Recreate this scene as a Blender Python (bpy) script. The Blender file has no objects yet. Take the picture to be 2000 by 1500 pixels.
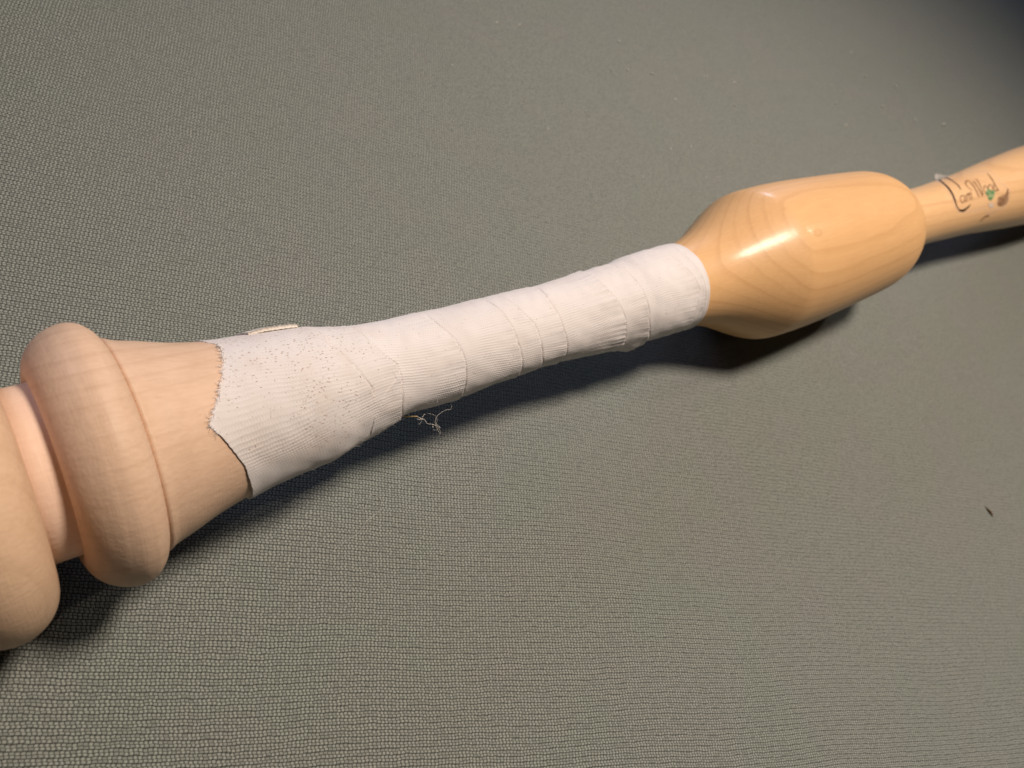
import bpy, math, random
import numpy as np
from mathutils import Matrix, Vector
random.seed(7); rng = np.random.default_rng(7)
scene = bpy.context.scene
col = scene.collection
MM = 0.001

# ------------------------------------------------------------------ camera
cam_d = bpy.data.cameras.new('camera'); cam = bpy.data.objects.new('camera', cam_d); col.objects.link(cam)
cr = Vector((0.77932426, -0.459262, 0.42630049)); cu = Vector((0.2668174, 0.85877196, 0.43740051)); cb = Vector((-0.56697634, -0.22713244, 0.79180091))
cp = Vector((-0.01936235, -0.06256861, 0.2))
cam.matrix_world = Matrix(((cr.x, cu.x, cb.x, cp.x), (cr.y, cu.y, cb.y, cp.y), (cr.z, cu.z, cb.z, cp.z), (0, 0, 0, 1)))
cam_d.sensor_fit = 'HORIZONTAL'; cam_d.sensor_width = 36; cam_d.lens = 27.054
cam_d.clip_start = 0.01; cam_d.clip_end = 50
cam_d.dof.use_dof = True
cam_d.dof.focus_distance = (cp - Vector((0.070, -0.006, 0.040))).dot(cb)
cam_d.dof.aperture_fstop = 20
scene.camera = cam

# ------------------------------------------------------------------ world and lamps
world = bpy.data.worlds.new('World'); scene.world = world; world.use_nodes = True
bg = world.node_tree.nodes['Background']
bg.inputs[0].default_value = (0.78, 0.82, 1.0, 1); bg.inputs[1].default_value = 0.014

def aim(o, tgt):
    o.rotation_euler = (Vector(tgt) - o.location).to_track_quat('-Z', 'Y').to_euler()
def spot(name, loc, tgt, power, colr, size, angle, blend):
    d = bpy.data.lights.new(name, 'SPOT'); d.energy = power; d.color = colr; d.shadow_soft_size = size
    d.spot_size = math.radians(angle); d.spot_blend = blend
    o = bpy.data.objects.new(name, d); o.location = loc; col.objects.link(o); aim(o, tgt); return o
spot('ceiling_lamp', (0.33, 0.05, 0.86), (0.235, -0.085, 0), 40, (1.0, 0.85, 0.73), 0.085, 77, 1.0)
spot('second_lamp', (1.36, 0.05, 1.08), (0.2, 0, 0.03), 11, (1.0, 0.86, 0.72), 0.012, 50, 0.6)
win = bpy.data.lights.new('window_light', 'AREA'); win.energy = 6; win.color = (0.62, 0.72, 1.0); win.size = 0.3; win.shape = 'RECTANGLE'; win.size_y = 0.35
wo = bpy.data.objects.new('window_light', win); wo.location = (1.75, 1.6, 0.42); col.objects.link(wo); aim(wo, (0.15, 0, 0.02))

w2 = bpy.data.lights.new('far_window_light', 'AREA'); w2.energy = 8; w2.color = (0.55, 0.64, 1.0); w2.size = 0.7; w2.shape = 'RECTANGLE'; w2.size_y = 0.6
wo2 = bpy.data.objects.new('far_window_light', w2); wo2.location = (-0.75, 1.7, 0.8); col.objects.link(wo2); aim(wo2, (0.1, 0, 0.02))

vs = scene.view_settings
vs.view_transform = 'Standard'; vs.look = 'None'; vs.exposure = 0; vs.gamma = 1; vs.use_curve_mapping = False
scene.render.resolution_x = 1024; scene.render.resolution_y = 768

# ------------------------------------------------------------------ node helpers
class S:
    """a node socket with arithmetic"""
    nt = None
    def __init__(self, s): self.s = s
    @staticmethod
    def m(op, *a, clamp=False):
        n = S.nt.nodes.new('ShaderNodeMath'); n.operation = op; n.use_clamp = clamp
        for i, x in enumerate(a):
            if isinstance(x, S): S.nt.links.new(x.s, n.inputs[i])
            else: n.inputs[i].default_value = x
        return S(n.outputs[0])
    def __add__(a, b): return S.m('ADD', a, b)
    def __radd__(a, b): return S.m('ADD', a, b)
    def __sub__(a, b): return S.m('SUBTRACT', a, b)
    def __rsub__(a, b): return S.m('SUBTRACT', b, a)
    def __mul__(a, b): return S.m('MULTIPLY', a, b)
    def __rmul__(a, b): return S.m('MULTIPLY', a, b)
    def __truediv__(a, b): return S.m('DIVIDE', a, b)
def fl(a): return S.m('FLOOR', a)
def fr(a): return S.m('FRACT', a)
def ab(a): return S.m('ABSOLUTE', a)
def mod2(a): return S.m('FLOORED_MODULO', a, 2.0)
def sstep(a, e0, e1):
    n = S.nt.nodes.new('ShaderNodeMapRange'); n.interpolation_type = 'SMOOTHSTEP'
    S.nt.links.new(a.s, n.inputs['Value'])
    n.inputs['From Min'].default_value = e0; n.inputs['From Max'].default_value = e1
    return S(n.outputs[0])
def xyz(v):
    n = S.nt.nodes.new('ShaderNodeSeparateXYZ'); S.nt.links.new(v, n.inputs[0]); return [S(o) for o in n.outputs]
def vec(x, y, z=0.0):
    n = S.nt.nodes.new('ShaderNodeCombineXYZ')
    for i, c in enumerate((x, y, z)):
        if isinstance(c, S): S.nt.links.new(c.s, n.inputs[i])
        else: n.inputs[i].default_value = c
    return n.outputs[0]
def noise(v, scale, detail=2.0, rough=0.5, out=0):
    n = S.nt.nodes.new('ShaderNodeTexNoise'); S.nt.links.new(v, n.inputs['Vector'])
    n.inputs['Scale'].default_value = scale; n.inputs['Detail'].default_value = detail; n.inputs['Roughness'].default_value = rough
    return S(n.outputs[out])
def white(v):
    n = S.nt.nodes.new('ShaderNodeTexWhiteNoise'); n.noise_dimensions = '3D'; S.nt.links.new(v, n.inputs['Vector']); return S(n.outputs['Value'])
def voro(v, scale, feature='F1'):
    n = S.nt.nodes.new('ShaderNodeTexVoronoi'); n.feature = feature; S.nt.links.new(v, n.inputs['Vector']); n.inputs['Scale'].default_value = scale
    return S(n.outputs['Distance']), n.outputs['Color']
def mixc(f, a, b):
    n = S.nt.nodes.new('ShaderNodeMix'); n.data_type = 'RGBA'
    if isinstance(f, S): S.nt.links.new(f.s, n.inputs[0])
    else: n.inputs[0].default_value = f
    for k, c in ((6, a), (7, b)):
        if isinstance(c, tuple): n.inputs[k].default_value = (*c, 1)
        else: S.nt.links.new(c, n.inputs[k])
    return n.outputs[2]
def bump(h, dist, strength=1.0, normal=None):
    n = S.nt.nodes.new('ShaderNodeBump'); S.nt.links.new(h.s, n.inputs['Height'])
    n.inputs['Distance'].default_value = dist; n.inputs['Strength'].default_value = strength
    if normal is not None: S.nt.links.new(normal, n.inputs['Normal'])
    return n.outputs[0]
def newmat(name):
    m = bpy.data.materials.new(name); m.use_nodes = True; S.nt = m.node_tree
    return m, m.node_tree.nodes['Principled BSDF']
def coord(kind):
    n = S.nt.nodes.new('ShaderNodeTexCoord'); return n.outputs[kind]
def link(a, b): S.nt.links.new(a.s if isinstance(a, S) else a, b)

# ------------------------------------------------------------------ materials
def fabric_material():
    m, b = newmat('grey_woven_upholstery')
    p = xyz(coord('Object'))
    X, Y = p[0] * 1000.0, p[1] * 1000.0                      # millimetres
    base = vec(X, Y)
    n1 = noise(base, 0.018, 1.0); n2 = noise(vec(X + 300.0, Y), 0.018, 1.0)
    n3 = noise(base, 0.22, 2.0); n4 = noise(vec(X, Y + 170.0), 0.22, 2.0)
    X2 = X + (n1 - 0.5) * 3.4 + (n3 - 0.5) * 0.75
    Y2 = Y + (n2 - 0.5) * 3.4 + (n4 - 0.5) * 0.75
    c, s = math.cos(math.radians(-26.49)), math.sin(math.radians(-26.49))
    u = (X2 * c + Y2 * s) / 0.966
    v = (Y2 * c - X2 * s) / 0.7025
    ri = fl(v)
    rj = white(vec(ri, 3.0))
    uu = u + mod2(ri) * 0.24 + rj * 0.14
    fu, fv = fr(uu), fr(v)
    cell = white(vec(fl(uu), ri, 1.0))
    cell2 = white(vec(fl(uu), ri, 9.0))
    # gaps between the yarn floats: across each row, weak inside a pair of picks, wide between pairs
    gu = sstep(ab(fu - 0.5) + (cell - 0.5) * 0.18, 0.20, 0.50)
    pr = fr(v * 0.5)
    jig = (cell2 - 0.5) * 0.09
    gw = sstep(ab(pr - 0.5) + jig, 0.33, 0.47)
    gm = 1.0 - sstep(ab(pr - 0.5) + jig, 0.01, 0.13)
    gap = S.m('MAXIMUM', S.m('MAXIMUM', gw * (0.62 + gu * 0.38), gm * (0.44 + gu * 0.5)), gu * 0.62)
    hh = 1.0 - gap
    fib = noise(vec(u * 3.0, v * 9.0), 1.0, 2.0)
    tone = hh * (0.68 + cell * 0.45) * (0.78 + fib * 0.42)
    blot = noise(base, 0.03, 2.0)
    yarn = mixc(sstep(blot, 0.35, 0.65), (0.280, 0.305, 0.264), (0.288, 0.302, 0.270))
    colr = mixc(S.m('MINIMUM', tone, 1.0), (0.008, 0.009, 0.008), yarn)
    link(colr, b.inputs['Base Color'])
    b.inputs['Roughness'].default_value = 0.85
    b.inputs['Specular IOR Level'].default_value = 0.25
    b.inputs['Sheen Weight'].default_value = 0.08; b.inputs['Sheen Roughness'].default_value = 0.5
    link(bump(hh + fib * 0.15, 0.00022, 0.8), b.inputs['Normal'])
    return m

def wood_material(name, pale, dark, gloss, theta0, spacing, contrast, knot=None, coat=0.0, left=False):
    m, b = newmat(name)
    o = coord('Object'); p = xyz(o)
    X, Y, Z = p[0] * 1000.0, p[1] * 1000.0, (p[2] - 0.0300) * 1000.0
    t = math.radians(theta0)
    wob = noise(vec(X * 0.35, Y, Z), 0.045, 2.0)
    wob2 = noise(vec(X * 0.2, Y, Z), 0.16, 2.0)
    h = Y * math.sin(t) + Z * math.cos(t) + X * 0.012
    q = Y * math.cos(t) - Z * math.sin(t)
    rr = S.m('SQRT', (h + 85.0) * (h + 85.0) + q * q)
    g = rr / spacing + (wob - 0.5) * 1.3 + (wob2 - 0.5) * 0.22
    f = fr(g)
    line = sstep(f, 0.55, 0.92) * (1.0 - sstep(f, 0.92, 1.0))
    line = line * (0.35 + white(vec(fl(g), 2.0)) * 0.9)
    fib = noise(vec(X * 0.06, Y, Z), 1.4, 3.0)
    big = noise(vec(X * 0.4, Y, Z), 0.03, 2.0)
    fl1 = noise(vec(X * 0.25, Y, Z), 0.55, 2.0)
    fleck = sstep(fl1, 0.70, 0.78)
    mot = noise(vec(X * 0.8, Y, Z), 0.22, 3.0)
    k = line * contrast + (fib - 0.5) * (0.6 if left else 0.45) + (big - 0.5) * 0.35 + (mot - 0.5) * (0.45 if left else 0.2) + fleck * (0.18 if left else 0.1)
    if knot is not None:
        kx, ky, kz = knot
        d = S.m('SQRT', (X - kx) * (X - kx) * 0.35 + (Y - ky) * (Y - ky) + (Z - kz) * (Z - kz))
        k = k + (1.0 - sstep(ab(d - 1.25), 0.1, 0.5)) * 0.3 + (1.0 - sstep(d, 0.5, 1.4)) * 0.15
    k = S.m('MAXIMUM', S.m('MINIMUM', k + 0.12, 1.0), 0.0)
    link(mixc(k, pale, dark), b.inputs['Base Color'])
    b.inputs['Roughness'].default_value = gloss
    rn = noise(vec(X, Y, Z), 0.7, 3.0)
    link((rn - 0.5) * 0.12 + gloss, b.inputs['Roughness'])
    b.inputs['Specular IOR Level'].default_value = 0.24; b.inputs['Coat Weight'].default_value = coat; b.inputs['Coat Roughness'].default_value = 0.17
    tool = noise(vec(X * 2.6, Y * 0.25, Z * 0.25), 0.9, 2.0)            # faint lathe marks
    pit = noise(vec(X * 0.5, Y, Z), 1.3 if left else 2.2, 3.0)
    hb = pit * (0.8 if left else 0.4) + tool * (0.4 if left else 0.1)
    nb = bump(hb, 0.00022, 0.5 if left else 0.36)
    link(nb, b.inputs['Normal'])
    if coat: link(nb, b.inputs['Coat Normal'])
    return m

def tape_material(name, weave=1.0, tint=(0.715, 0.678, 0.662), dirt=True):
    m, b = newmat(name)
    uv = xyz(coord('UV')); A, T = uv[0], uv[1]                # A: distance round (mm), T: distance along (mm)
    base = vec(A, T)
    bend = noise(base, 0.035, 1.0); bend2 = noise(vec(A + 90.0, T), 0.035, 1.0); fine = noise(base, 0.5, 2.0)
    fan = (1.0 - sstep(T, 46.0, 66.0)) * (1.0 - sstep(A, -16.0, 3.0))
    tn = S.nt.nodes.new('ShaderNodeAttribute'); tn.attribute_name = 'turn'
    turn = fl(S(tn.outputs['Fac']) + 0.5)
    sh_ = (white(vec(turn, 7.0)) - 0.5) * 0.24
    A2 = A + (66.0 - T) * fan * 0.16 + T * sh_ + (bend - 0.5) * 5.0 + (fine - 0.5) * 0.3
    T2 = T + (bend2 - 0.5) * 7.0
    v = A2 / 0.72; ri = fl(v)
    u = T2 / 0.66 + mod2(ri) * 0.5 + white(vec(ri, 4.0)) * 0.2
    cell = white(vec(fl(u), ri, 2.0))
    rib = sstep(ab(fr(v) - 0.5), 0.5, 0.12)
    dash = sstep(ab(fr(u) - 0.5), 0.55, 0.15)
    h = rib * (0.45 + dash * 0.55) * (0.8 + cell * 0.3)
    soil = noise(base, 0.09, 3.0)
    colr = mixc(sstep(soil, 0.40, 0.72) * (0.3 + (1.0 - sstep(T, 45.0, 80.0)) * 0.5), tint, tuple(x * y for x, y in zip(tint, (0.93, 0.88, 0.82))))
    colr = mixc((1.0 - h) * 0.09, colr, (0.42, 0.37, 0.34))
    colr = mixc(white(vec(turn, 11.0)) * 0.24, colr, (0.58, 0.54, 0.515))
    if dirt:
        near = (1.0 - sstep(T, 42.0, 66.0)) * sstep(A, -8.0, 8.0) + (1.0 - sstep(T, 44.0, 60.0)) * sstep(T, 34.0, 44.0) * (1.0 - sstep(ab(A + 13.0), 4.0, 12.0)) * 0.9
        cl = noise(base, 0.16, 2.0)
        dens = S.m('MINIMUM', near * 0.9 + (1.0 - sstep(T, 55.0, 75.0)) * 0.12 + 0.03, 1.0) * (0.55 + sstep(cl, 0.4, 0.65) * 0.9)
        d1, _c1 = voro(vec(A * 1.0, T * 0.55 + A * 0.3), 1.7)
        k1 = white(vec(fl(A * 1.15), fl(T * 0.72), 5.0))
        spot1 = (1.0 - sstep(d1, 0.12, 0.29)) * sstep(noise(base, 1.3, 1.0) + dens * 0.40, 0.62, 0.72)
        d2, _c2 = voro(vec(A * 0.9 - T * 0.2, T * 1.3), 2.3)
        spot2 = (1.0 - sstep(d2, 0.08, 0.22)) * sstep(noise(vec(A + 55.0, T), 1.1, 1.0) + dens * 0.38, 0.62, 0.7)
        colr = mixc(S.m('MINIMUM', spot1 + spot2 * 0.8, 1.0) * 0.8, colr, (0.29, 0.175, 0.11))
        at = S.nt.nodes.new('ShaderNodeAttribute'); at.attribute_name = 'grime'
        g = S(at.outputs['Fac'])
        gn = sstep(noise(vec(A * 1.0, T * 0.4), 1.5, 2.0), 0.36, 0.58)
        colr = mixc(S.m('MINIMUM', g * gn, 1.0) * 0.58, colr, (0.30, 0.24, 0.19))
    link(colr, b.inputs['Base Color'])
    b.inputs['Roughness'].default_value = 0.9; b.inputs['Specular IOR Level'].default_value = 0.2
    b.inputs['Sheen Weight'].default_value = 0.12; b.inputs['Sheen Roughness'].default_value = 0.6
    link(bump(h * (0.25 + sstep(noise(base, 0.10, 2.0), 0.35, 0.65) * 0.75) + fine * 0.45, 0.00010 * weave, 0.65), b.inputs['Normal'])
    return m

def plain(name, c, rough=0.6, spread=0.15, scale=900.0, spec=0.3):
    m, b = newmat(name)
    n = noise(coord('Object'), scale, 2.0)
    link(mixc(n, tuple(x * (1 - spread) for x in c), tuple(min(1, x * (1 + spread)) for x in c)), b.inputs['Base Color'])
    b.inputs['Roughness'].default_value = rough; b.inputs['Specular IOR Level'].default_value = spec
    return m

def film_material():
    m, b = newmat('clear_sticker_film')
    n = noise(coord('Object'), 300.0, 2.0)
    b.inputs['Base Color'].default_value = (0.75, 0.66, 0.58, 1); b.inputs['Roughness'].default_value = 0.3
    at = S.nt.nodes.new('ShaderNodeAttribute'); at.attribute_name = 'rim'
    link(S.m('MINIMUM', S(at.outputs['Fac']) * 0.28 + n * 0.10, 0.6), b.inputs['Alpha'])
    return m

M_fabric = fabric_material()
M_bulb = wood_material('varnished_maple', (0.70, 0.425, 0.198), (0.50, 0.265, 0.108), 0.47, -4.0, 2.7, 0.26, knot=(229.0, -5.6, 26.9), coat=0.18)
M_stem = wood_material('varnished_maple_stem', (0.77, 0.49, 0.25), (0.55, 0.30, 0.13), 0.40, 30.0, 3.4, 0.35, coat=0.35)
M_raw = wood_material('pale_satin_maple', (0.68, 0.478, 0.335), (0.49, 0.31, 0.195), 0.50, 75.0, 2.9, 0.20, left=True)
M_knob = wood_material('pale_satin_maple_knob', (0.68, 0.47, 0.31), (0.49, 0.30, 0.175), 0.50, -70.0, 4.2, 0.22, left=True)
M_neck = wood_material('fresh_pink_maple', (0.80, 0.59, 0.45), (0.68, 0.46, 0.33), 0.5, 20.0, 3.0, 0.12, left=True)
M_tape = tape_material('white_twill_tape')
M_flap = tape_material('cream_tape_end', 0.7, (0.77, 0.715, 0.635), dirt=False)
M_fibre = plain('white_cotton_fibre', (0.75, 0.72, 0.70), 0.8)
M_thread = plain('grey_white_thread', (0.58, 0.545, 0.50), 0.85)
M_ink = plain('dark_brown_ink', (0.030, 0.018, 0.010), 0.5)
M_ink2 = plain('thin_brown_ink', (0.24, 0.125, 0.055), 0.5)
M_green = plain('green_print', (0.27, 0.34, 0.17), 0.5, 0.3)
M_green2 = plain('dark_green_print', (0.05, 0.19, 0.065), 0.5)
M_grey = plain('pale_grey_print', (0.58, 0.47, 0.37), 0.5)
M_oval = plain('mid_brown_print', (0.33, 0.20, 0.115), 0.5, 0.35, 700.0)
M_edge_shadow = plain('edge_shadow_brown', (0.22, 0.12, 0.05), 0.5)  # brown standing in for shade at the sticker's edge
M_film = film_material()
M_splinter = plain('straw_splinter', (0.72, 0.52, 0.26), 0.6)
M_crumb = plain('dark_brown_crumb', (0.12, 0.075, 0.04), 0.7)
M_lint = plain('pale_lint', (0.41, 0.41, 0.37), 0.9)

# ------------------------------------------------------------------ mesh helpers
def mesh_obj(name, V, F, mat, parent=None, smooth=True, uv=None, attrs=None):
    me = bpy.data.meshes.new(name)
    V = np.asarray(V, dtype=np.float32)
    if isinstance(F, np.ndarray):
        k = F.shape[1]
        me.vertices.add(len(V)); me.vertices.foreach_set('co', V.ravel())
        me.loops.add(F.size); me.loops.foreach_set('vertex_index', F.ravel().astype(np.int32))
        me.polygons.add(len(F)); me.polygons.foreach_set('loop_start', np.arange(0, F.size, k, dtype=np.int32))
        me.update(calc_edges=True)
    else:
        me.from_pydata(V.tolist(), [], F)
    if smooth: me.polygons.foreach_set('use_smooth', np.ones(len(me.polygons), dtype=bool))
    if uv is not None:
        li = np.empty(len(me.loops), dtype=np.int32); me.loops.foreach_get('vertex_index', li)
        l = me.uv_layers.new(name='UVMap'); l.data.foreach_set('uv', np.asarray(uv, dtype=np.float32)[li].ravel())
    for k, a in (attrs or {}).items():
        at = me.attributes.new(k, 'FLOAT', 'POINT'); at.data.foreach_set('value', np.asarray(a, dtype=np.float32))
    me.materials.append(mat); me.validate(); me.update()
    o = bpy.data.objects.new(name, me); col.objects.link(o)
    if parent is not None: o.parent = parent
    return o
def tag(o, label=None, cat=None, group=None, kind=None):
    if label: o['label'] = label
    if cat: o['category'] = cat
    if group: o['group'] = group
    if kind: o['kind'] = kind
    return o

AX, AZ = 0.99996566, -0.00828715          # stick axis: leans a hair down towards the bulb
def pt(s, th, r):
    """point at s mm along the axis, th degrees from the top (+ = far side), r mm out"""
    s = np.asarray(s, float); th = np.radians(np.asarray(th, float)); r = np.asarray(r, float)
    uz = np.cos(th) * r; uy = np.sin(th) * r
    return np.stack([s * AX - AZ * uz, uy + 0 * s, 31.0 + s * AZ + AX * uz], -1) * MM
def pchip(P):
    x = np.array([p[0] for p in P], float); y = np.array([p[1] for p in P], float)
    h = np.diff(x); d = np.diff(y) / h; m = np.zeros_like(y)
    for i in range(1, len(x) - 1):
        if d[i - 1] * d[i] > 0:
            w1 = 2 * h[i] + h[i - 1]; w2 = h[i] + 2 * h[i - 1]; m[i] = (w1 + w2) / (w1 / d[i - 1] + w2 / d[i])
    m[0], m[-1] = d[0], d[-1]
    def f(q):
        q = np.clip(q, x[0], x[-1]); i = np.clip(np.searchsorted(x, q) - 1, 0, len(x) - 2); t = (q - x[i]) / h[i]
        return ((1 + 2 * t) * (1 - t) ** 2 * y[i] + t * (1 - t) ** 2 * h[i] * m[i] + t * t * (3 - 2 * t) * y[i + 1] + t * t * (t - 1) * h[i] * m[i + 1])
    return f
def gridfaces(nr, nc, wrap):
    i = np.arange(nr - 1)[:, None]; j = np.arange(nc if wrap else nc - 1)[None, :]; j2 = (j + 1) % nc
    return np.stack([i * nc + j, i * nc + j2, (i + 1) * nc + j2, (i + 1) * nc + j], -1).reshape(-1, 4)
def lathe(name, path, mat, parent, nth=288):
    path = np.asarray(path, float)
    th = np.arange(nth) * 360.0 / nth
    Sg, Tg = np.meshgrid(path[:, 0], th, indexing='ij'); Rg = np.repeat(path[:, 1][:, None], nth, 1)
    V = pt(Sg, Tg, Rg).reshape(-1, 3)
    return mesh_obj(name, V, gridfaces(len(path), nth, True), mat, parent)
def spline(P, n):
    """Catmull-Rom through control rows, any dimension"""
    P = np.asarray(P, float); Q = np.vstack([2 * P[0] - P[1], P, 2 * P[-1] - P[-2]]); out = []
    for i in range(1, len(Q) - 2):
        for t in np.linspace(0, 1, n, endpoint=False):
            a, b, c, d = Q[i - 1], Q[i], Q[i + 1], Q[i + 2]
            out.append(0.5 * (2 * b + (c - a) * t + (2 * a - 5 * b + 4 * c - d) * t * t + (3 * b - a - 3 * c + d) * t ** 3))
    out.append(Q[-2]); return np.array(out)

# ------------------------------------------------------------------ the fabric it lies on
gx = np.concatenate([np.linspace(-0.45, 0.7, 180), np.linspace(0.71, 2.2, 60)])
gy = np.concatenate([np.linspace(-0.8, -0.31, 25), np.linspace(-0.3, 0.35, 110), np.linspace(0.36, 1.5, 45)])
GX, GY = np.meshgrid(gx, gy, indexing='ij')
wv = (np.sin(GX * 31 + GY * 17) + np.sin(GX * 13 - GY * 37 + 1.3) + np.sin(GX * 61 + GY * 7 + 0.4) * 0.4) / 2.4
GZ = -0.0005 + 0.0004 * wv
cloth = mesh_obj('upholstery_fabric', np.stack([GX, GY, GZ], -1).reshape(-1, 3), gridfaces(len(gx), len(gy), False), M_fabric)
tag(cloth, 'flat grey-green woven upholstery fabric under the wooden stick', None, kind='structure')

# ------------------------------------------------------------------ the turned stick
stick = bpy.data.objects.new('turned_stick', None); col.objects.link(stick); stick.empty_display_size = 0.05
tag(stick, 'turned maple stick with a swollen bulb and a grip bound in white cloth tape', 'wooden stick')

def samp(P, n):
    f = pchip(P); q = np.linspace(P[0][0], P[-1][0], n); return np.stack([q, f(q)], -1)
def arc(cx, cy, rx, ry, a0, a1, n=24):
    a = np.radians(np.linspace(a0, a1, n)); return np.stack([cx + rx * np.cos(a), cy + ry * np.sin(a)], -1)
# end knob: wide rounded drum that runs out of the frame
kn = np.vstack([[(-78, 0.01)], [(-78, 12)], arc(-70, 20, 8, 10.2, 180, 90, 16), samp([(-69, 30.3), (-55, 30.9), (-40, 30.95), (-27, 30.6)], 30)[1:], arc(-22.4, 21.0, 8.9, 9.25, 90 + 24, 2, 30), [(-13.4, 19.5), (-13.2, 17.4)]])
ek = lathe('end_knob', kn, M_knob, stick); ek['label'] = 'wide rounded drum of pale wood at the cut-off near end'
lathe('neck', [(-14.0, 17.0), (-14.0, 18.15), (-11, 18.05), (-7.9, 18.1), (-7.2, 18.3), (-6.8, 17.2)], M_neck, stick)
bd = np.vstack([[(-7.6, 17.2)], [(-8.0, 18.2)], [(-8.35, 19.3)], samp([(-8.3, 20.2), (-7.7, 22.2), (-6.4, 24.4), (-4.5, 26.2), (-2.1, 27.5), (0.6, 28.05), (2.7, 27.65), (4.4, 26.45), (5.5, 25.1), (6.15, 23.75)], 90), [(6.5, 22.0)]])
lathe('bead', bd, M_raw, stick)
tape_prof = [(16, 20.95), (19.3, 19.9), (23, 19.0), (27, 18.32), (35, 17.75), (48, 16.5), (53, 15.4), (62, 13.85), (70, 13.05), (88, 12.6), (105, 12.45), (124, 12.3), (145, 12.8), (152, 13.15), (156, 13.5), (160, 14.25), (165, 14.6), (177, 14.75), (190, 14.55)]
tape_r = pchip(tape_prof)
cl = samp([(6.15, 22.9), (6.4, 23.45), (6.8, 23.62), (7.4, 23.3), (8.2, 22.85), (9.4, 22.45), (12.7, 21.55), (19.3, 19.6), (27, 18.0)], 40)
sh = np.stack([np.linspace(28, 190, 200), tape_r(np.linspace(28, 190, 200)) - np.interp(np.linspace(28, 190, 200), [28, 60, 70, 140, 150], [0.55, 0.9, 1.9, 1.9, 0.9])], -1)
lathe('flared_shaft', np.vstack([[(6.2, 20.5)], cl, sh]), M_raw, stick)
bp = [(176, 13.3), (182, 13.7), (186, 14.3), (190, 15.1), (194, 16.05), (198, 17.3), (202, 18.85), (206, 20.6), (210, 22.4), (214, 24.15), (218, 25.85), (220.8, 26.95), (223, 27.6), (226, 27.98), (231, 28.2), (240, 28.45), (248, 28.45), (262, 28.1), (276, 27.65), (290, 27.1), (300, 26.6), (305, 26.2), (309, 25.5), (312, 24.6), (315.5, 23.2), (318.5, 21.6), (321.5, 19.6), (324, 17.2), (326, 14.6), (327, 12.8)]
lathe('bulb', samp(bp, 320), M_bulb, stick)
lathe('rear_stem', samp([(322, 13.0), (345, 13.3), (358, 13.5), (366, 13.7), (380, 14.4), (400, 15.3), (424, 17.2), (456, 19.7), (491, 21.8), (530, 22.8), (580, 23.2)], 160), M_stem, stick)
stem_r = pchip([(322, 13.0), (345, 13.3), (358, 13.5), (366, 13.7), (380, 14.4), (400, 15.3), (424, 17.2), (456, 19.7), (491, 21.8), (530, 22.8), (580, 23.2)])

# ------------------------------------------------------------------ the cloth tape
def noise1(x, seed, k=6):
    r = np.random.default_rng(seed); y = 0
    for i in range(k):
        y = y + np.sin(x * r.uniform(0.6, 1.4) * 1.7 ** i + r.uniform(0, 6.28)) / 1.35 ** i
    return y / 2.5
def noise2(x, y, seed, k=10, lo=0.05, hi=0.4):
    r = np.random.default_rng(seed); o = 0
    for i in range(k):
        f = r.uniform(lo, hi); a = r.uniform(0, 6.28); o = o + np.sin((x * np.cos(a) + y * np.sin(a)) * f + r.uniform(0, 6.28))
    return o / math.sqrt(k)
def curve_at(P, th, slope=-0.036):
    """s of an edge line at angle th; beyond the given points it runs on as a helix"""
    P = sorted(P, key=lambda p: p[1]); t = np.array([p[1] for p in P]); s = np.array([p[0] for p in P])
    y = np.interp(th, t, s)
    return y + np.where(th < t[0], (th - t[0]) * slope, 0) + np.where(th > t[-1], (th - t[-1]) * slope, 0)
LEFT = [(27.5, 180), (26.0, 120), (25.0, 70), (26.3, 50), (27.6, 42), (27.8, 36.3), (26.6, 23.6), (24.6, 9.8), (22.3, -4.2), (20.1, -12.7), (18.2, -20.6), (18.5, -23.5), (19.7, -28.5), (21.6, -40.6), (23.3, -52), (24.4, -67.5), (25.8, -92), (26.6, -120), (27.5, -180)]
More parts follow.
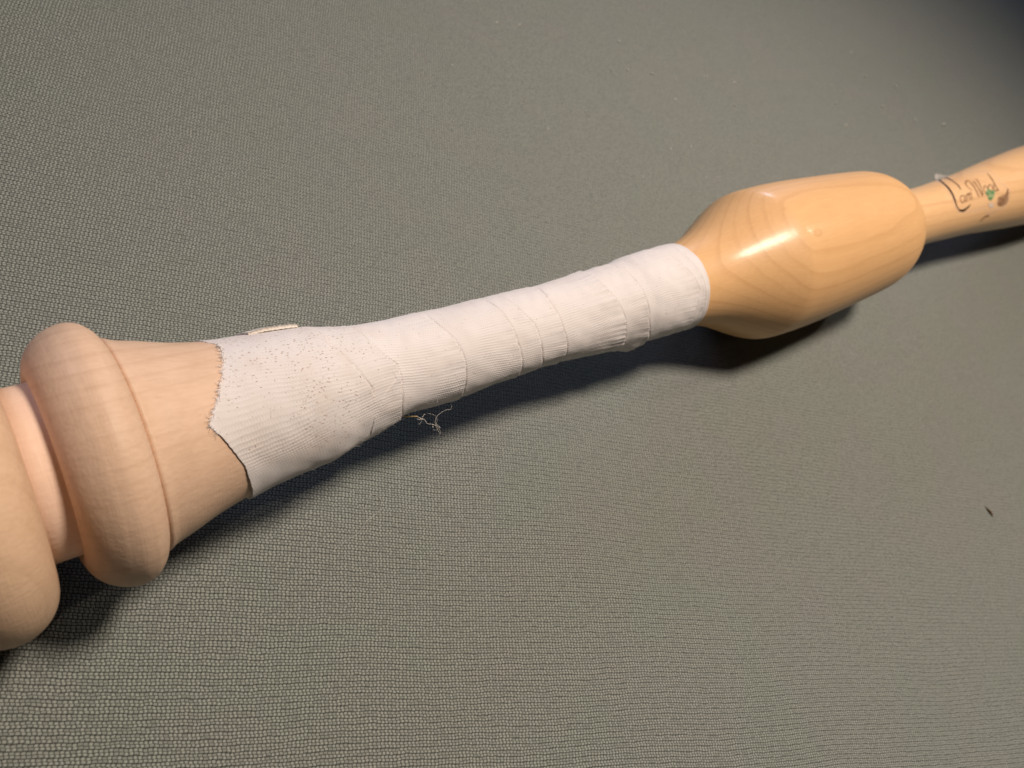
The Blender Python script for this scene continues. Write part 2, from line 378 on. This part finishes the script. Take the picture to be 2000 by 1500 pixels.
EDGES = [   # (points, height of the step, length of the ramp, direction of the drop)
    ([(80.8, 49.2), (81.4, 18.2), (83.4, -6.2), (84.3, -25.6), (84.6, -43.8), (84.9, -72.5), (86.6, -106.1)], 0.45, 7, 1),
    ([(100.5, 45.7), (101.0, 20.5), (101.4, 0), (102.0, -14.4), (102.4, -31.2), (103.4, -49.9), (104.6, -72.2), (107, -106)], 0.32, 6, 1),
    ([(106.4, 35.6), (107.3, 5.4), (109.5, -15.5), (110.4, -36), (111.4, -60.5), (113.6, -85.5)], 0.26, 5, 1),
    ([(119.4, 48.6), (118.1, 12.7), (118.7, -9.5), (119.4, -32.8), (120.8, -57.9), (121.4, -75.6), (123, -106.3)], 0.40, 6, 1),
    ([(140.8, 65.6), (139.3, 25.8), (140.7, -1), (142.4, -22.4), (143.8, -44.5), (144.6, -64.9), (148.2, -102.8)], 0.75, 7, 1),
    ([(148.9, 65.1), (151.3, 35.7), (152.1, 10.3), (153, -12), (153.3, -30.7), (154.1, -53.9), (157.3, -86.4), (158.5, -105.5)], 0.5, 5, 1),
    ([(169.8, 47.8), (171.8, 28.7), (173.1, 9.8), (174.5, -5.2), (175.8, -20.8), (176.5, -31.8), (175.7, -43), (175.1, -55), (176.5, -82.5)], 0.5, 6, 1),
    ([(179.3, 49.9), (177.5, 23.3), (178.1, 7.6), (178.7, -7.5), (179.3, -22.2), (179.5, -36.9), (179.6, -50.6)], 0.4, 2, 1),
    ([(49.4, 24.5), (51.6, 11), (53.1, -3.6), (54.5, -15.9), (56.2, -29.5)], 0.3, 6, 1),
    ([(60.5, 24.9), (61.4, 8), (63, -5.5), (64.9, -15.4), (65.2, -27.8), (65, -40.3), (64.8, -63.9), (67.2, -106)], 0.6, 8, 1),
    ([(63.8, -29.5), (60.2, -38.4), (58.2, -50.5), (56.5, -62.2), (56.3, -77.9)], 0.18, 4, -1),
]
NT, NS = 520, 1250
th = -180 + np.arange(NT) * 360.0 / NT
left = curve_at(LEFT, th, 0.0)
fray = np.clip((th + 26) / 6, 0, 1) * np.clip((40 - th) / 6, 0, 1)
left = left + fray * (noise1(th * 2.3, 3) * 0.30 + rng.normal(0, 0.08, NT)) + noise1(th * 0.35, 8) * 0.12
end = 182.0 + noise1(th * 0.04, 5) * 0.35
tt = np.linspace(0, 1, NS)
Sg = left[None, :] + (end - left)[None, :] * tt[:, None]; Tg = np.repeat(th[None, :], NS, 0)
Rg = tape_r(Sg)
rim = np.minimum(Sg - left[None, :], 60)
grime = np.zeros_like(Sg); turn = np.zeros_like(Sg)
for P, hgt, ramp, dr in EDGES:
    e = curve_at(P, th) + noise1(th * 0.3, int(P[0][0])) * 0.06
    t0, t1 = min(p[1] for p in P), max(p[1] for p in P)
    fade = 9 if len(P) == 5 else 40
    wt = np.clip((th - t0 + fade) / fade, 0, 1) * np.clip((t1 + fade - th) / fade, 0, 1)
    turn += (curve_at(P, th)[None, :] < Sg) * (1.0 if len(P) > 5 else 0.0)
    brk = np.clip(0.9 + 0.3 * noise1(th * 0.12, int(P[0][0]) + 9), 0.55, 1.15) * (dr > 0)
    wt = wt * (0.75 + 0.35 * noise1(th * 0.08, int(P[0][0]) + 50))
    d = (e[None, :] - Sg) * dr                      # > 0 on the covering layer
    stepf = np.clip(d / 0.2 + 0.5, 0, 1); stepf = stepf * stepf * (3 - 2 * stepf)
    hgt *= 1.35
    Rg += wt[None, :] * hgt * stepf * np.exp(-np.maximum(d, 0) / ramp)
    Rg -= (wt * brk)[None, :] * (0.08 + hgt * 0.42) * np.exp(-((d + 0.34) / 0.36) ** 2)
    g = np.exp(-((d + 0.22) / 0.38) ** 2) * (wt * np.clip(0.8 + 0.5 * noise1(th * 0.11, int(P[0][0]) + 31), 0.4, 1.2))[None, :]
    grime = np.maximum(grime, (dr > 0) * g * np.clip((th + 95) / 30, 0, 1)[None, :])
arcmm = np.radians(Tg) * (13.5 + (tape_r(Sg) - 13.5) * 0.8)
Rg += np.clip((Sg - left[None, :]) / 7, 0, 1) * 0.12 * noise2(Sg, arcmm, 11, 12, 0.1, 0.5) + 0.045 * noise2(Sg, arcmm, 12, 12, 0.6, 1.6)
# looser bulge of slack tape below, flattened underside of the thin part
Rg += 1.7 * np.exp(-((Sg - 154) / 4.2) ** 2 - ((Tg + 116) / 17) ** 2)
under = pchip([(16, 21.2), (26, 18.9), (35, 17.8), (46, 17.1), (53.7, 15.3), (61, 14.0), (66, 12.6), (70, 11.95), (80, 12.15), (88, 12.25), (98, 11.75), (118, 11.35), (136, 12.6), (149, 13.4), (165, 14.35), (190, 14.6)])
wA = (1 / (1 + np.exp((Tg + 78) / 8))); Rg += (under(Sg) - tape_r(Sg)) * wA
Rg += 0.4 * np.exp(-(end[None, :] - Sg) / 1.1)
Rg -= fray[None, :] * 0.22 * np.exp(-(Sg - left[None, :]) / 1.2)
# selvage lifts a little off the flare
lift = np.clip((-24 - th) / 8, 0, 1) * np.clip((th + 130) / 30, 0, 1)
Rg += lift[None, :] * 0.12 * np.exp(-(Sg - left[None, :]) / 3.0)
Vt = pt(Sg, Tg, Rg)
inner = pt(left + 0.02, th, np.where(lift > 0.1, tape_r(left) - 0.6, tape_r(left) - 0.6))[None]
innerE = pt(end - 0.05, th, tape_r(end) - 0.75)[None]
mid = pt(end + 0.12, th, Rg[-1] - 0.22)[None]
Vall = np.concatenate([inner, Vt, mid, innerE], 0)
uvA = np.concatenate([arcmm[:1], arcmm, arcmm[-1:], arcmm[-1:]], 0); uvS = np.concatenate([Sg[:1], Sg, Sg[-1:], Sg[-1:]], 0)
gr = np.concatenate([grime[:1], grime, grime[-1:], grime[-1:]], 0)
tape = mesh_obj('tape_wrapping', Vall.reshape(-1, 3), gridfaces(Vall.shape[0], NT, True), M_tape, stick,
                uv=np.stack([uvA, uvS], -1).reshape(-1, 2), attrs={'grime': gr.ravel(), 'turn': np.concatenate([turn[:1], turn, turn[-1:], turn[-1:]], 0).ravel()})
tape['label'] = 'white twill tape wound in overlapping turns, speckled brown at its frayed end'

# curled raw end of the tape on the far upper side
ns, nk = 70, 16
Vf = []; uvf = []
ss = np.linspace(35.0, 46.8, ns)
for side in (1, -1):
    for i, s in enumerate(ss):
        e = min(1, (s - 35.0) / 4.0) * min(1, (47.6 - s) / 1.5); e = max(e, 0.05)
        jag = 0.12 * math.sin(s * 3.1) + 0.1 * math.sin(s * 7.7)
        for k in range(nk):
            t = k / (nk - 1)
            a = 74 - 22.0 * t + jag * t
            lift_ = (0.1 + 0.45 * e * t ** 1.5)
            th_ = 0.44 * (0.6 + 0.4 * e)
            Vf.append(pt(s + 0.8 * t, a, tape_r(s) + lift_ + side * th_ + 0.05 * math.sin(s * 5 + k)))
            uvf.append((a * 0.283, s))
Vf = np.array(Vf).reshape(2, ns, nk, 3)
F1 = gridfaces(ns, nk, False); F2 = F1[:, ::-1] + ns * nk
rimF = []
def idx(sd, i, k): return sd * ns * nk + i * nk + k
for i in range(ns - 1):
    rimF.append((idx(0, i, nk - 1), idx(0, i + 1, nk - 1), idx(1, i + 1, nk - 1), idx(1, i, nk - 1)))
    rimF.append((idx(1, i, 0), idx(1, i + 1, 0), idx(0, i + 1, 0), idx(0, i, 0)))
for k in range(nk - 1):
    rimF.append((idx(1, 0, k), idx(1, 0, k + 1), idx(0, 0, k + 1), idx(0, 0, k)))
    rimF.append((idx(0, ns - 1, k), idx(0, ns - 1, k + 1), idx(1, ns - 1, k + 1), idx(1, ns - 1, k)))
flap = mesh_obj('curled_tape_end', Vf.reshape(-1, 3), np.vstack([F1, F2, np.array(rimF)]), M_flap, tape, uv=uvf)
flap['label'] = 'raw cream end of the tape curling up'

# ------------------------------------------------------------------ fibres and threads
def tube_mesh(paths, sides=5):
    V, F = [], []
    for P, rad in paths:
        P = np.asarray(P, float); n = len(P); T = np.gradient(P, axis=0); T /= (np.linalg.norm(T, axis=1)[:, None] + 1e-12)
        ref = np.array([0.3, 0.2, 0.93]); b0 = len(V)
        R = np.broadcast_to(np.asarray(rad, float), (n,))
        for i in range(n):
            a = np.cross(T[i], ref); a /= np.linalg.norm(a) + 1e-12; b = np.cross(T[i], a)
            for k in range(sides):
                w = 2 * math.pi * k / sides; V.append(P[i] + R[i] * (math.cos(w) * a + math.sin(w) * b))
        for i in range(n - 1):
            for k in range(sides):
                k2 = (k + 1) % sides; F.append((b0 + i * sides + k, b0 + i * sides + k2, b0 + (i + 1) * sides + k2, b0 + (i + 1) * sides + k))
        F.append(tuple(b0 + k for k in range(sides))[::-1]); F.append(tuple(b0 + (n - 1) * sides + k for k in range(sides)))
    return V, F
surf = lambda s, a: float(np.interp(s, Sg[:, int((a + 180) / 360 * NT) % NT], Rg[:, int((a + 180) / 360 * NT) % NT]))
paths = []
for i in range(150):                                    # raw cut edge
    a = rng.uniform(-26, 40); j = int((a + 180) / 360 * NT) % NT; s0 = left[j] + 0.25; L = rng.uniform(0.3, 1.2); da = rng.normal(0, 2.0)
    P = [pt(s0 - L * t, a + da * t, max(tape_r(max(s0 - L * t, 16)) + 0.05, 0) + 0.12 + rng.uniform(0, 0.15) * t) for t in (0, 0.35, 0.7, 1)]
    paths.append((P, [0.045 * MM, 0.04 * MM, 0.03 * MM, 0.015 * MM]))
for i in range(330):                                    # fuzz standing off the wrap
    a = rng.choice([rng.uniform(-125, -80), rng.uniform(-125, -80), rng.uniform(45, 75), rng.uniform(-80, 45)]); s0 = rng.uniform(30, 181); L = rng.uniform(0.25, 1.1)
    r0 = surf(s0, a); ds, da = rng.normal(0, 0.7), rng.normal(0, 4)
    P = [pt(s0 + ds * t, a + da * t, r0 - 0.05 + L * t * (1 - 0.3 * t)) for t in (0, 0.33, 0.66, 1)]
    paths.append((P, [0.022 * MM, 0.02 * MM, 0.015 * MM, 0.008 * MM]))
for i in range(60):
    a = rng.uniform(-110, 50); s0 = end[int((a + 180) / 360 * NT) % NT]; L = rng.uniform(0.2, 0.6)
    P = [pt(s0 + L * t, a + rng.normal(0, 1.2) * t, tape_r(s0) + 0.1 - 0.2 * t) for t in (0, 0.5, 1)]
    paths.append((P, [0.03 * MM, 0.025 * MM, 0.012 * MM]))
V, F = tube_mesh(paths, 4)
tag(mesh_obj('frayed_fibres', V, F, M_fibre, tape), kind='stuff')

TH = {
'th1': [(72.98, -12.78, 26.71), (73.35, -13.19, 26.62), (73.89, -13.75, 26.5), (74.66, -14.28, 26.39), (74.76, -14.81, 26.29), (74.98, -15.33, 26.19), (75.42, -15.61, 26.14), (76.07, -15.91, 26.08), (76.56, -16.32, 26.01), (77.1, -16.64, 25.95)],
'th2': [(83.98, -12.4, 26.54), (83.53, -13.64, 26.44), (82.83, -13.89, 26.4), (81.88, -13.68, 26.45), (80.67, -13.8, 26.44), (79.37, -14.12, 26.38), (78.39, -14.52, 26.31), (77.78, -15.14, 26.2), (77.31, -15.8, 26.09), (77.14, -16.55, 25.96), (77.13, -17.56, 25.8), (77.27, -18.72, 25.63), (77.37, -19.11, 25.57), (77.59, -18.52, 25.9), (77.43, -17.65, 26.1), (77.26, -16.79, 26.0)],
'th3': [(75.96, -12.7, 26.62), (76.89, -13.29, 26.57), (77.6, -13.73, 26.47), (78.09, -14.43, 26.33), (78.13, -15.25, 26.18), (77.76, -15.94, 26.06), (77.24, -16.58, 25.96)],
'th4': [(73.93, -14.16, 26.42), (73.41, -14.59, 26.34), (72.73, -14.88, 26.29), (72.42, -14.58, 26.35)],
'th5': [(77.1, -16.64, 25.95), (77.63, -16.71, 25.93), (77.97, -17.22, 25.85), (78.11, -17.67, 25.78)],
'th6': [(76.1, -17.33, 25.85), (76.18, -17.66, 25.79), (76.77, -17.85, 25.76), (77.1, -17.75, 25.77)],
'th7': [(72.71, -13.39, 26.58), (73.27, -13.9, 26.48), (74.16, -13.88, 26.47)],
'th8': [(74.24, -13.46, 26.56), (74.82, -13.14, 26.62), (75.37, -12.91, 26.66)]}
W = {'th1': 0.075, 'th2': 0.045, 'th3': 0.038, 'th4': 0.035, 'th5': 0.07, 'th6': 0.035, 'th7': 0.09, 'th8': 0.09}
paths = []
for k, P in TH.items():
    Q = spline(P, 6)
    if k in ('th1', 'th5', 'th7', 'th8'): Q = Q + rng.normal(0, 0.05, Q.shape)
    paths.append((Q * MM, W[k] * 0.72 * MM * (1 + 0.35 * np.sin(np.arange(len(Q)) * 1.3) * (k in ('th1', 'th5', 'th7')))))
for c in ((76.15, -16.75, 25.97), (76.4, -16.2, 26.05), (73.7, -13.6, 26.5), (74.2, -13.9, 26.45)):     # little knots of fluff
    a = np.linspace(0, 9, 22); Q = np.array(c) + np.stack([np.cos(a) * 0.13, np.sin(a * 1.3) * 0.12, np.sin(a * 0.7) * 0.1], -1)
    paths.append((Q * MM, 0.05 * MM))
V, F = tube_mesh(paths, 6)
lt = mesh_obj('loose_thread', V, F, M_thread, tape); lt['label'] = 'tangled loose thread hanging below the tape'
sp = spline([(68.4, -11.55, 27.0), (69.74, -11.89, 26.93), (70.8, -12.22, 26.84), (71.99, -12.51, 26.77), (73.1, -12.9, 26.69)], 6)
V, F = tube_mesh([(sp * MM, np.sin(np.linspace(0.05, math.pi - 0.4, len(sp))) ** 0.7 * 0.20 * MM)], 7)
spo = mesh_obj('wood_splinter', V, F, M_splinter, tape); spo['label'] = 'straw-coloured splinter caught under the tape'

# ------------------------------------------------------------------ the sticker
film_poly = [(380.7, 64), (384.0, 68), (393.0, 68), (416.9, 26.3), (415.1, -4.2), (420.2, -20.2), (419.3, -35.5), (416.3, -47.6), (406.2, -54.3), (399.9, -56.8), (395.2, -47.5), (394.1, -42.7), (377.2, -41.0), (368.1, -36.0), (363.9, -18.8), (366.7, 15.1), (374, 48)]
def inside(x, y, P):
    c = False; n = len(P); j = n - 1
    for i in range(n):
        if (P[i][1] > y) != (P[j][1] > y) and x < (P[j][0] - P[i][0]) * (y - P[i][1]) / (P[j][1] - P[i][1]) + P[i][0]: c = not c
        j = i
    return c
def pdist(x, y, P):
    best = 1e9
    for i in range(len(P)):
        a = np.array([P[i - 1][0], P[i - 1][1] * 0.26]); b = np.array([P[i][0], P[i][1] * 0.26]); q = np.array([x, y * 0.26])
        t = np.clip((q - a) @ (b - a) / ((b - a) @ (b - a) + 1e-9), 0, 1); best = min(best, np.linalg.norm(q - a - t * (b - a)))
    return best
fs = np.linspace(362, 422, 86); fa = np.linspace(-60, 70, 90)
ids = {}; V = []; rimv = []; F = []
def fv_(i, k):
    if (i, k) not in ids:
        s, a = fs[i], fa[k]; peel = np.clip((a - 46) / 22, 0, 1) ** 1.6 * math.exp(-((s - 385) / 8.0) ** 2) * 3.0
        ids[(i, k)] = len(V); V.append(pt(s, a, stem_r(s) + 0.05 + peel)); rimv.append(max(0.0, 1 - pdist(s, a, film_poly) / 1.6) * 0.7 + min(peel, 1) * 0.9)
    return ids[(i, k)]
for i in range(85):
    for k in range(89):
        if inside((fs[i] + fs[i + 1]) / 2, (fa[k] + fa[k + 1]) / 2, film_poly):
            F.append((fv_(i, k), fv_(i, k + 1), fv_(i + 1, k + 1), fv_(i + 1, k)))
film = mesh_obj('sticker', V, F, M_film, stick, attrs={'rim': rimv}); film['label'] = 'clear sticker with a handwritten Cam Wood logo'

def ribbon(name, P, width, mat, zoff=0.12):
    """flat printed stroke that follows the round stem; P rows (s, theta), width mm or list"""
    P = np.asarray(P, float); wd = np.broadcast_to(np.asarray(width, float), (len(P),))
    Q = spline(np.column_stack([P[:, 0], P[:, 1] * 0.26, wd]), 8); T = np.gradient(Q[:, :2], axis=0); T /= np.linalg.norm(T, axis=1)[:, None] + 1e-9
    N = np.stack([-T[:, 1], T[:, 0]], -1); V = []; n = len(Q)
    for off in (1, 0, -1):
        E = Q[:, :2] + N * off * np.maximum(Q[:, 2:3], 0.1) * 0.5
        V.append(pt(E[:, 0], E[:, 1] / 0.26, stem_r(E[:, 0]) + zoff))
    return mesh_obj(name, np.concatenate(V), gridfaces(3, n, False), mat, film)
def patch(name, P, mat, zoff=0.1):
    P = np.asarray(P, float); c = P.mean(0); V = [pt(c[0], c[1], stem_r(c[0]) + zoff)]; F = []; n = len(P); rings = 5
    Q = spline(np.vstack([P, P[:1]]), 4)[:-1]; n = len(Q)
    for k in range(1, rings + 1):
        E = c + (Q - c) * k / rings; V += list(pt(E[:, 0], E[:, 1], stem_r(E[:, 0]) + zoff))
    for i in range(n): F.append((0, 1 + i, 1 + (i + 1) % n))
    for k in range(rings - 1):
        for i in range(n): F.append((1 + k * n + i, 1 + (k + 1) * n + i, 1 + (k + 1) * n + (i + 1) % n, 1 + k * n + (i + 1) % n))
    return mesh_obj(name, V, F, mat, film)
ribbon('capital_letter_c', [(377.8, 6.6), (379.4, 17.5), (381.2, 30.3), (384.1, 43.8), (387, 53.9), (389.2, 62), (386.6, 66), (382.4, 60.9), (376.5, 45.6), (372.6, 30.8), (370, 15.7), (368.3, 1.8), (367.3, -10.5), (367.2, -20), (368.3, -28), (370.6, -32.6), (373.7, -33.4), (376.4, -30.9), (378.9, -27.9), (380, -25.5)],
       [0.5, 0.7, 0.8, 1.0, 1.6, 2.0, 2.0, 1.6, 1.0, 1.25, 1.45, 1.5, 1.4, 0.9, 0.7, 1.0, 1.25, 1.0, 0.6, 0.2], M_ink, 0.14)
for nm, P, w_ in (
    ('letter_a', [(377, -7), (374.7, -5.4), (372.6, -9), (372.3, -16.6), (373.4, -18.8), (375.6, -15.9), (377, -7), (376.1, -16.2), (377, -19.5)], 0.6),
    ('letter_m', [(378.7, -5.3), (378.4, -11.9), (378.1, -17.5), (378.6, -9.3), (381.2, -4.8), (381.2, -8), (380.5, -18), (381.5, -9.1), (383.6, -4.4), (383.5, -8.4), (382.7, -15.6), (382.9, -18.6)], 0.6),
    ('capital_letter_w', [(386.4, -2.3), (385.1, 6.5), (385.6, 12.5), (387.3, 18), (390.1, 21.5), (391.5, 20.5), (390.9, 12.9), (389.8, -0.4), (389.5, -12.3), (390, -17.2)], [0.4, 0.5, 0.6, 0.7, 0.7, 0.7, 0.9, 1.1, 1.1, 0.7]),
    ('letter_w_stroke', [(394.4, 16.5), (393.3, 5.8), (392.7, -6.6), (393.3, -17.4)], 1.1),
    ('letter_w_stroke', [(398.6, 19.1), (397.2, 9.8), (395.4, -2.4), (394.2, -15.2)], 0.7),
    ('letter_o', [(400.7, -3.9), (400.1, -0.8), (398.2, -2.1), (397, -6.3), (396.7, -11.1), (397.6, -13.5), (400.2, -11), (400.9, -6), (400.7, -3.9)], 0.6),
    ('letter_o', [(405.4, -5.4), (405, -1.5), (402.9, -2.5), (401.7, -6.5), (401.5, -10.3), (403, -13), (405, -10), (405.4, -5.4)], 0.6),
    ('letter_d', [(412.2, 22.3), (410.5, 12.3), (409.3, 2.1), (408.8, -6.6), (409.3, -14.2), (410.2, -15.6)], [0.5, 0.8, 0.9, 0.9, 0.8, 0.5]),
    ('letter_d_loop', [(408.4, -9.2), (408.4, -3.4), (406.8, -6.3), (406.2, -11.5), (407.2, -15.6), (409.1, -14.1)], 0.6)):
    ribbon(nm, P, w_, M_ink2, 0.13)
patch('green_mark', [(399.7, -7.1), (401.5, -7.3), (403.1, -13.2), (405.6, -12.8), (405.6, -18.2), (403.8, -24), (402.3, -27.4), (400, -29.6), (398.1, -26), (397.9, -19), (396.8, -17.6), (397, -14)], M_green, 0.16)
for P in ([(400.4, -8.6), (401.4, -13.8), (402.9, -17.4), (404.7, -15)], [(397.4, -14.3), (398.3, -17.5), (399.6, -14.6)], [(398.5, -24.6), (400.3, -26.4), (401.8, -25.5)]):
    ribbon('dark_green_mark', P, 0.9, M_green2, 0.2)
patch('pale_mark', [(397.7, -32.7), (401.7, -34.6), (403.6, -42.2), (400.4, -43.3), (398.3, -38)], M_grey, 0.12)
patch('brown_mark', [(406.8, -39.5), (407.5, -30.9), (409.4, -26.9), (412.7, -25.3), (416.4, -25.5), (418.2, -17.6), (418.4, -28.1), (417.5, -37.1), (415, -43.9), (410.4, -44.3)], M_oval, 0.12)
for P in ([(408, -27.9), (410.6, -31.6), (413.4, -35.2), (411, -40.6), (408.3, -41)], [(412.4, -31.6), (410.7, -35.6), (408.9, -38)], [(416.6, -25.7), (414.8, -29.6), (413.4, -33.7)], [(418.2, -17.6), (417.6, -22.9), (415.7, -28.4)]):
    ribbon('dark_brown_mark', P, 0.8, M_ink2, 0.18)
ribbon('painted_edge_shadow', [(402.5, -57.9), (398.5, -57.6), (395.8, -61.3), (394.9, -67.6)], [0.5, 1.1, 1.2, 0.5], M_edge_shadow, 0.08)  # shadow along the sticker's lower edge, painted on as a brown stroke

# ------------------------------------------------------------------ small things on the fabric
def zf(x, y):
    w_ = (math.sin(x * 31 + y * 17) + math.sin(x * 13 - y * 37 + 1.3) + math.sin(x * 61 + y * 7 + 0.4) * 0.4) / 2.4
    return -0.0005 + 0.0004 * w_
hair = [(59.9, -25.7), (60.9, -24.2), (62.3, -23.0), (63.8, -22.5), (64.8, -23.1), (65.4, -24.4), (64.9, -25.8), (64.0, -27.0), (62.6, -27.7), (60.8, -28.2), (59.1, -28.7), (57.4, -29.7), (55.9, -30.6), (54.3, -31.1), (52.1, -31.4), (50.1, -31.8), (48.2, -32.3), (46.7, -32.7)]
Q = spline(hair, 6) * MM
P3 = np.array([(x, y, zf(x, y) + 0.00025 + 0.0002 * abs(math.sin(i * 0.12))) for i, (x, y) in enumerate(Q)])
V, F = tube_mesh([(P3, 0.065 * MM)], 6)
tag(mesh_obj('stray_fibre', V, F, M_lint), 'fine pale fibre curled into a loop on the fabric below the taped grip', 'fibre')
a_, b_ = np.array([315.9, -126.6]), np.array([316.6, -131.6])
Q = spline([(*a_, 0.2), (316.0, -127.9, 0.6), (316.35, -129.2, 0.75), (316.5, -130.3, 0.6), (*b_, 0.2)], 5)
rad = np.interp(np.linspace(0, 1, len(Q)), [0, 0.25, 0.4, 0.75, 1], [0.12, 0.35, 0.75, 0.85, 0.35])
P3 = np.array([(x * MM, y * MM, zf(x * MM, y * MM) + z * MM * 0.8) for x, y, z in Q])
V, F = tube_mesh([(P3, rad * 0.68 * MM)], 9); V = np.array(V) + rng.normal(0, 0.00007, (len(V), 3))
tag(mesh_obj('crumb', V, F, M_crumb), 'small dark brown crumb alone on the bare fabric', 'crumb')
lint = [(15.6, -67.6, 0.16), (208.3, 152.8, .8), (220.6, 151.6, .7), (276.5, 140.6, .8), (285.0, 119.8, .7), (298.3, 115.2, .5), (270.1, 123.1, .6), (259.5, 123.6, .6), (322.4, 115.6, .7), (341.9, 111.1, .7), (289.3, 103.5, .7), (329.5, 96.6, .7), (264.6, 76.1, .6), (278.9, 75.9, .6), (228.1, 98.8, .5), (201.6, 94.3, .4), (474.8, 127.6, 1.0), (471.4, 108.6, 1.2), (498.1, 99.2, 1.0), (491.5, 72.3, 1.2), (521.2, 65.8, 1.3), (413.2, 75.0, 1.0), (418.2, 90.3, .8), (466.1, 85.0, .9), (237.0, -116.0, .25), (232.7, -115.9, .25), (88.5, -49.1, .14), (67.8, -30.1, .12), (284.3, 57.2, .4), (275.9, 58.4, .4)]
for i in range(60): lint.append((rng.uniform(120, 520), rng.choice([rng.uniform(50, 190), rng.uniform(-190, -50)]), rng.uniform(0.12, 0.4)))
paths = []
for x, y, r_ in lint:
    ang = rng.uniform(0, 3.14); L = r_ * rng.uniform(0.9, 2.2); k = np.linspace(-1, 1, 7)
    P3 = np.stack([(x + np.cos(ang) * L * k + 0.2 * r_ * np.sin(k * 3)) * MM, (y + np.sin(ang) * L * k) * MM, np.full(7, zf(x * MM, y * MM)) + (0.1 + 0.3 * r_) * MM], -1)
    paths.append((P3, 0.42 * r_ * MM * np.sqrt(np.maximum(1 - k * k, 0.04))))
V, F = tube_mesh(paths, 6)
tag(mesh_obj('lint_specks', V, F, M_lint), 'pale lint specks scattered over the fabric', 'lint', kind='stuff')

scene.cycles.use_denoising = True
scene.cycles.max_bounces = 6
